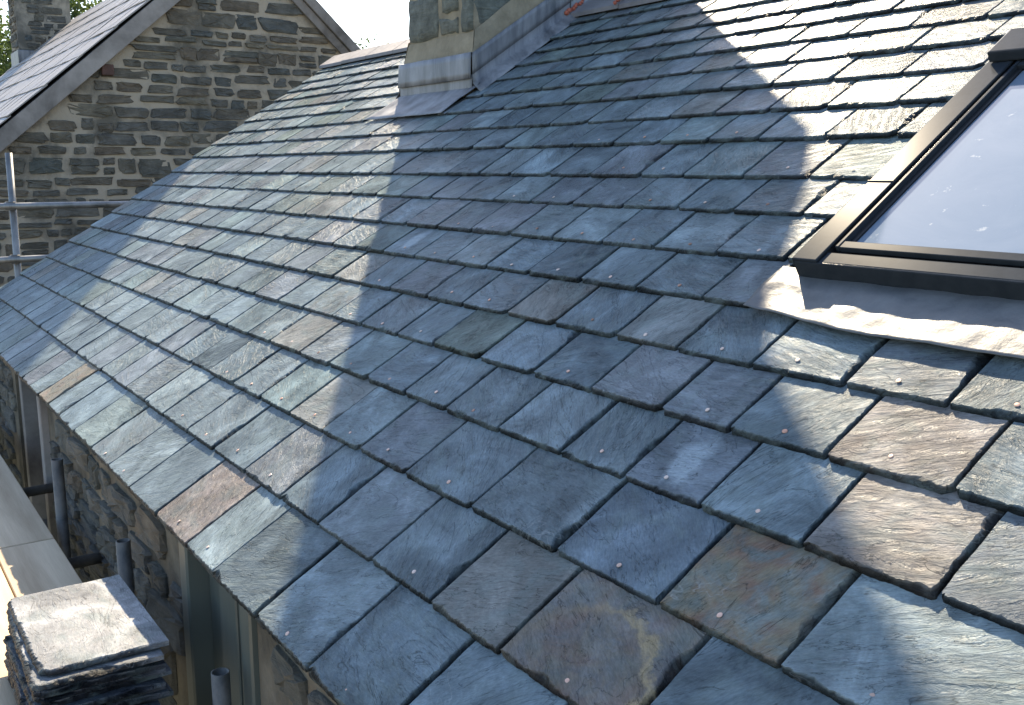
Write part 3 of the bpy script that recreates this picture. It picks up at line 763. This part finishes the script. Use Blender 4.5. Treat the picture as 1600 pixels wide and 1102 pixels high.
# soffit filling between wall and barge
bm = bmesh.new(); prism(bm, [(-1.6, AZ - SL*(AY + 1.6) - .12), (AY, AZ - .12), (8.2, AZ - SR_*(8.2 - AY) - .12), (8.2, AZ - SR_*(8.2 - AY) - .15), (AY, AZ - .15), (-1.6, AZ - SL*(AY + 1.6) - .15)], gx + .001, -2.956 - .03)
bmesh.ops.recalc_face_normals(bm, faces=bm.faces[:]); fpart('soffit', bm, M_dark)
# roof planes
bm = bmesh.new()
prism(bm, [(-1.7, AZ - SL*(AY + 1.7) - .012), (AY, AZ - .012), (8.3, AZ - SR_*(8.3 - AY) - .012), (8.3, AZ - SR_*(8.3 - AY) - .09), (AY, AZ - .09), (-1.7, AZ - SL*(AY + 1.7) - .09)], XE, -2.958)
bmesh.ops.recalc_face_normals(bm, faces=bm.faces[:])
fr_ = fpart('roof', bm, M_deck)
# slates of the near slope: columns of big slates, each a part
sl_a = math.atan(SL); rng = random.Random(5)
ncol = 21; cwid = (XE + 2.90)/-ncol
slope_len = (AY + 1.65)/math.cos(sl_a); nrow = 14; rl_ = slope_len/nrow
base_pt = Vector((0, -1.65, AZ - SL*(AY + 1.65)))
for c_ in range(ncol):
    for r_ in range(nrow):
        xa = XE + c_*cwid
        W_ = cwid - .018; L2 = rl_*1.06; th = .012
        z0, z1 = .022, .010
        j = lambda s: rng.uniform(-s, s)
        V = [(0, j(.006), z0), (W_, j(.006), z0), (W_ + j(.004), L2, z1), (0, L2, z1)]
        V += [(x, y, z_ + th + j(.003)) for x, y, z_ in V]
        F = [(3, 2, 1, 0), (4, 5, 6, 7), (0, 1, 5, 4), (1, 2, 6, 5), (2, 3, 7, 6), (3, 0, 4, 7)]
        o = pymesh('slate', V, F, M_farroof, fr_)
        d = Vector((0, math.cos(sl_a), math.sin(sl_a)))
        o.location = base_pt + d*(r_*rl_) + Vector((xa, 0, 0)); o.rotation_euler = (sl_a + j(.006), j(.012), 0)
# ridge
bm = bmesh.new(); 
prism(bm, [(AY - .15, AZ - .10), (AY, AZ + .04), (AY + .15, AZ - .10), (AY + .13, AZ - .12), (AY, AZ), (AY - .13, AZ - .12)], XE, -2.92); bmesh.ops.recalc_face_normals(bm, faces=bm.faces[:])
fpart('ridge_capping', bm, M_ridge)
# its far chimney and the stack on the near gable
def stack(y0, y1, x0, x1, z0, z1, seed):
    bm = bmesh.new(); box(bm, x0, x1, y0, y1, z0, z1)
    ch = fpart('chimney', bm, M_mortar)
    r_ = random.Random(seed)
    nst = 0
    rubble(ch, Vector((x1, 0, 0)), bg, y0, y1, z0, z1, lambda u, v, a, b: y0 + a/2 - .02 <= u <= y1 - a/2 + .02 and z0 < v < z1 - b/2, r_, hs=(.08, .15), ws=(.16, .36), gap=.02, d=(.006, .018), limit=90)
    bs = basis(Vector((1, 0, 0)), Vector((0, 0, 1)), Vector((0, -1, 0)))
    rubble(ch, Vector((0, y0, 0)), bs, x0, x1, z0, z1, lambda u, v, a, b: x0 + a/2 - .02 <= u <= x1 - a/2 + .02 and z0 < v < z1 - b/2, r_, hs=(.08, .15), ws=(.16, .36), gap=.02, d=(.006, .018), limit=60)
    return ch
ch = stack(2.40, 3.30, -12.5, -11.75, AZ - 1.4, AZ + 1.6, 3)
bm = bmesh.new(); box(bm, -12.53, -11.72, 2.375, 3.33, AZ - SL*(AY - 2.375) - .02, AZ - SL*(AY - 2.375) + .28, .01)
fpart('chimney_flashing', bm, M_lead)
ch2 = stack(3.0, 4.12, -4.0, -3.5, AZ - .9, AZ + 2.95, 6)

# ================================================================ scaffolding
def scaffold_tube(nm, p, q, m, label, cat, group=None, r=.02415):
    p, q = Vector(p), Vector(q)
    bm = bmesh.new(); tube_bm(bm, (0, 0, 0), q - p, r)
    o = bmobj(nm, bm, m, None, p, smooth=False)
    for poly in o.data.polygons: poly.use_smooth = True
    return tag(o, label, cat, group)
GRP = 'scaffold standards beside the eave wall'
scaffold_tube('scaffold_standard', (3.655, -.022, 0), (3.64, -.022, H - .19), M_rusty, 'scaffold pole with open top nearest the dark window recess', 'scaffold pole', GRP)
scaffold_tube('scaffold_standard', (4.81, -.022, 0), (4.80, -.022, H - .195), M_rusty, 'scaffold pole with open top just behind the slate stack', 'scaffold pole', GRP)
scaffold_tube('scaffold_standard', (5.815, -.022, 0), (5.81, -.022, H - .235), M_rusty, 'scaffold pole with open top in front of the grey-green boarding', 'scaffold pole', GRP)
scaffold_tube('scaffold_transom', (3.02, -1.3, H - .52), (3.02, .05, H - .50), M_rusty, 'short scaffold tube crossing to the wall beside the window frame', 'scaffold tube', 'scaffold transoms under the boards')
scaffold_tube('scaffold_transom', (4.03, -1.3, H - .53), (4.03, .05, H - .53), M_rusty, 'short scaffold tube crossing to the wall between the two taller poles', 'scaffold tube', 'scaffold transoms under the boards')
scaffold_tube('scaffold_transom', (5.9, -1.3, H - .53), (5.9, .05, H - .53), M_rusty, 'scaffold tube under the boards beneath the slate stack', 'scaffold tube', 'scaffold transoms under the boards')
scaffold_tube('scaffold_standard', (-.5, .45, 0), (-.5, .485, H + 1.185), M_galv, 'bright upright scaffold pole in front of the stone gable', 'scaffold pole', None, .026)
scaffold_tube('scaffold_ledger', (-.45, -1.2, H + .775), (-.45, 3.2, H + .775), M_galv, 'upper horizontal scaffold tube crossing the stone gable', 'scaffold tube', 'guard rails across the gable', .026)
scaffold_tube('scaffold_ledger', (-.45, -1.2, H + .36), (-.45, 3.2, H + .36), M_galv, 'lower horizontal scaffold tube crossing the stone gable', 'scaffold tube', 'guard rails across the gable', .026)
for z_, lab in ((H + .775, 'steel coupler clamping the upper rail to the bright pole'), (H + .36, 'steel coupler clamping the lower rail to the bright pole')):
    t = tag(empty('scaffold_coupler', (-.475, .46, z_)), lab, 'coupler', 'couplers on the far pole')
    bm = bmesh.new(); box(bm, -.035, .035, -.036, .036, -.034, .034, .010, 2); bmobj('coupler_body', bm, M_rusty, t)
    bm = bmesh.new(); tube_bm(bm, (.03, -.045, 0), (.03, .045, 0), .009, .004, 8); bmobj('bolt', bm, M_rusty, t)
# boards
rng = random.Random(9)
labs = {(0, 0): 'scaffold board next to the wall, far side of the butt joint', (0, 1): 'scaffold board next to the wall carrying the slate stack',
        (1, 0): 'second scaffold board from the wall, far side of the joint', (1, 1): 'second scaffold board from the wall, sunlit beside the stack',
        (2, 0): 'third scaffold board from the wall, far length', (2, 1): 'third scaffold board from the wall, near length',
        (3, 0): 'fourth scaffold board from the wall, far length', (3, 1): 'fourth scaffold board from the wall, near length'}
for r_ in range(4):
    for k, (xa, xb) in enumerate(((.0, 3.905), (3.913, 7.813))):
        y1 = -.10 - r_*.231; y0 = y1 - .225
        t = tag(empty('scaffold_board', ((xa + xb)/2, (y0 + y1)/2, H - .488)), labs[(r_, k)], 'scaffold board', 'boards of the scaffold platform')
        bm = bmesh.new(); hx = (xb - xa)/2; box(bm, -hx, hx, -.1125, .1125, 0, .038, .003)
        for e in [e for e in bm.edges if abs(e.verts[0].co.x - e.verts[1].co.x) > 1]: pass
        bmobj('plank', bm, M_board, t, (0, 0, rng.uniform(-.002, .002)))
# stack of slates waiting on the boards
cx, cy, ztop = 5.345, -.272, H - .19
th = .0; z_ = H - .4495; n_s = 0; zs = []
heights = []
while z_ < ztop - .022:
    t_ = rng.uniform(.010, .0145); heights.append((z_, t_)); z_ += t_ + .0055
ordn = ['topmost', 'second', 'third', 'fourth', 'fifth', 'sixth', 'seventh', 'eighth', 'ninth', 'tenth', 'eleventh', 'twelfth', 'thirteenth', 'fourteenth', 'fifteenth', 'sixteenth', 'seventeenth', 'eighteenth', 'nineteenth', 'twentieth', 'twenty-first', 'twenty-second', 'twenty-third', 'twenty-fourth', 'twenty-fifth']
for i, (z_, t_) in enumerate(heights):
    top = len(heights) - 1 - i
    Wx, Wy = .555, .325
    V, F, D = slate_geo(Wx, Wy, t_, rng, .007, corner=True, rag=1.3)
    # ragged on all four sides: mirror the dressed sides at random
    a = rng.uniform(-.045, .045) if top > 1 else (0.0 if top == 0 else -.03)
    dx, dy = (rng.uniform(-.026, .026), rng.uniform(-.018, .018)) if top > 1 else (.022, -.004) if top == 1 else (-.008, .012)
    ti = rng.uniform(-.008, .008)
    V = [(x - Wx/2, y - Wy/2, zz + ti*(x - Wx/2)) for x, y, zz in V]
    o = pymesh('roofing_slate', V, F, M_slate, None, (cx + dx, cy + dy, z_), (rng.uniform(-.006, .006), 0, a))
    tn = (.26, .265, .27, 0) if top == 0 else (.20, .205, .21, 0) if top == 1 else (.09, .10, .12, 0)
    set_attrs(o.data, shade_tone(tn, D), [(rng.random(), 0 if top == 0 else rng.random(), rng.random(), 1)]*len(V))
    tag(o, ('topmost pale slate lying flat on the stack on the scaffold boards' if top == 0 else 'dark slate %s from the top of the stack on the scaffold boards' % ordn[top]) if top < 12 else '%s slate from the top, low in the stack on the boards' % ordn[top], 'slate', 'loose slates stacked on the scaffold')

# ================================================================ trees
def tree(name, loc, h, crown_r, n, label, trunk_r=.14, seed=1, leaf=.16, sparse=False):
    r_ = random.Random(seed); t = tag(empty(name, loc), label, 'tree')
    V, F = [], []
    def limb(p, q, ra, rb, n_=7):
        d = (q - p).normalized(); s = d.orthogonal().normalized(); u = d.cross(s); b = len(V)
        for c_, rr in ((p, ra), (q, rb)):
            for k in range(n_): V.append(c_ + (s*math.cos(6.2832*k/n_) + u*math.sin(6.2832*k/n_))*rr)
        for k in range(n_): F.append((b + k, b + (k+1) % n_, b + n_ + (k+1) % n_, b + n_ + k))
    pts = [Vector((0, 0, 0))]
    for k in range(5): pts.append(pts[-1] + Vector((r_.uniform(-.15, .15), r_.uniform(-.15, .15), h*.15)))
    for k in range(5): limb(pts[k], pts[k+1], trunk_r*(1 - k*.14), trunk_r*(1 - (k+1)*.14))
    tips = []
    for k in range(26):
        s = pts[r_.randint(2, 5)]; a = r_.uniform(0, 6.28); e = r_.uniform(.1, 1.3); L_ = crown_r*r_.uniform(.6, 1.1)
        q = s + Vector((math.cos(a)*math.cos(e), math.sin(a)*math.cos(e), math.sin(e)))*L_; limb(s, q, trunk_r*.3, trunk_r*.06, 5); tips.append(q)
        for _ in range(3):
            q2 = q + Vector((r_.gauss(0, 1), r_.gauss(0, 1), r_.gauss(.3, 1)))*crown_r*.2; limb(q, q2, trunk_r*.07, trunk_r*.02, 4); tips.append(q2)
    pymesh('trunk', V, F, M_bark, t)
    V, F = [], []
    for _ in range(n):
        c_ = r_.choice(tips) + Vector((r_.gauss(0, 1), r_.gauss(0, 1), r_.gauss(0, 1)))*crown_r*.13
        a = Vector((r_.gauss(0, 1), r_.gauss(0, 1), r_.gauss(0, 1))).normalized(); b = a.orthogonal().normalized(); L_ = leaf*r_.uniform(.5, 1.2); k = len(V)
        V += [c_ - a*L_*.5, c_ + b*L_*.28, c_ + a*L_*.5, c_ - b*L_*.28]; F.append((k, k+1, k+2, k+3))
    cr = pymesh('crown', V, F, M_leaf, t)
    return t
tree('broadleaf_tree', (-24, 3.9, 0), 8.2, 2.6, 34000, 'leafy green tree rising behind the old house chimney, far left', .2, 2, .16)
tree('young_tree', (-20.2, 13.35, 0), 7.9, 1.5, 3000, 'wispy young tree top showing between the gable and the chimney', .09, 4, .13)
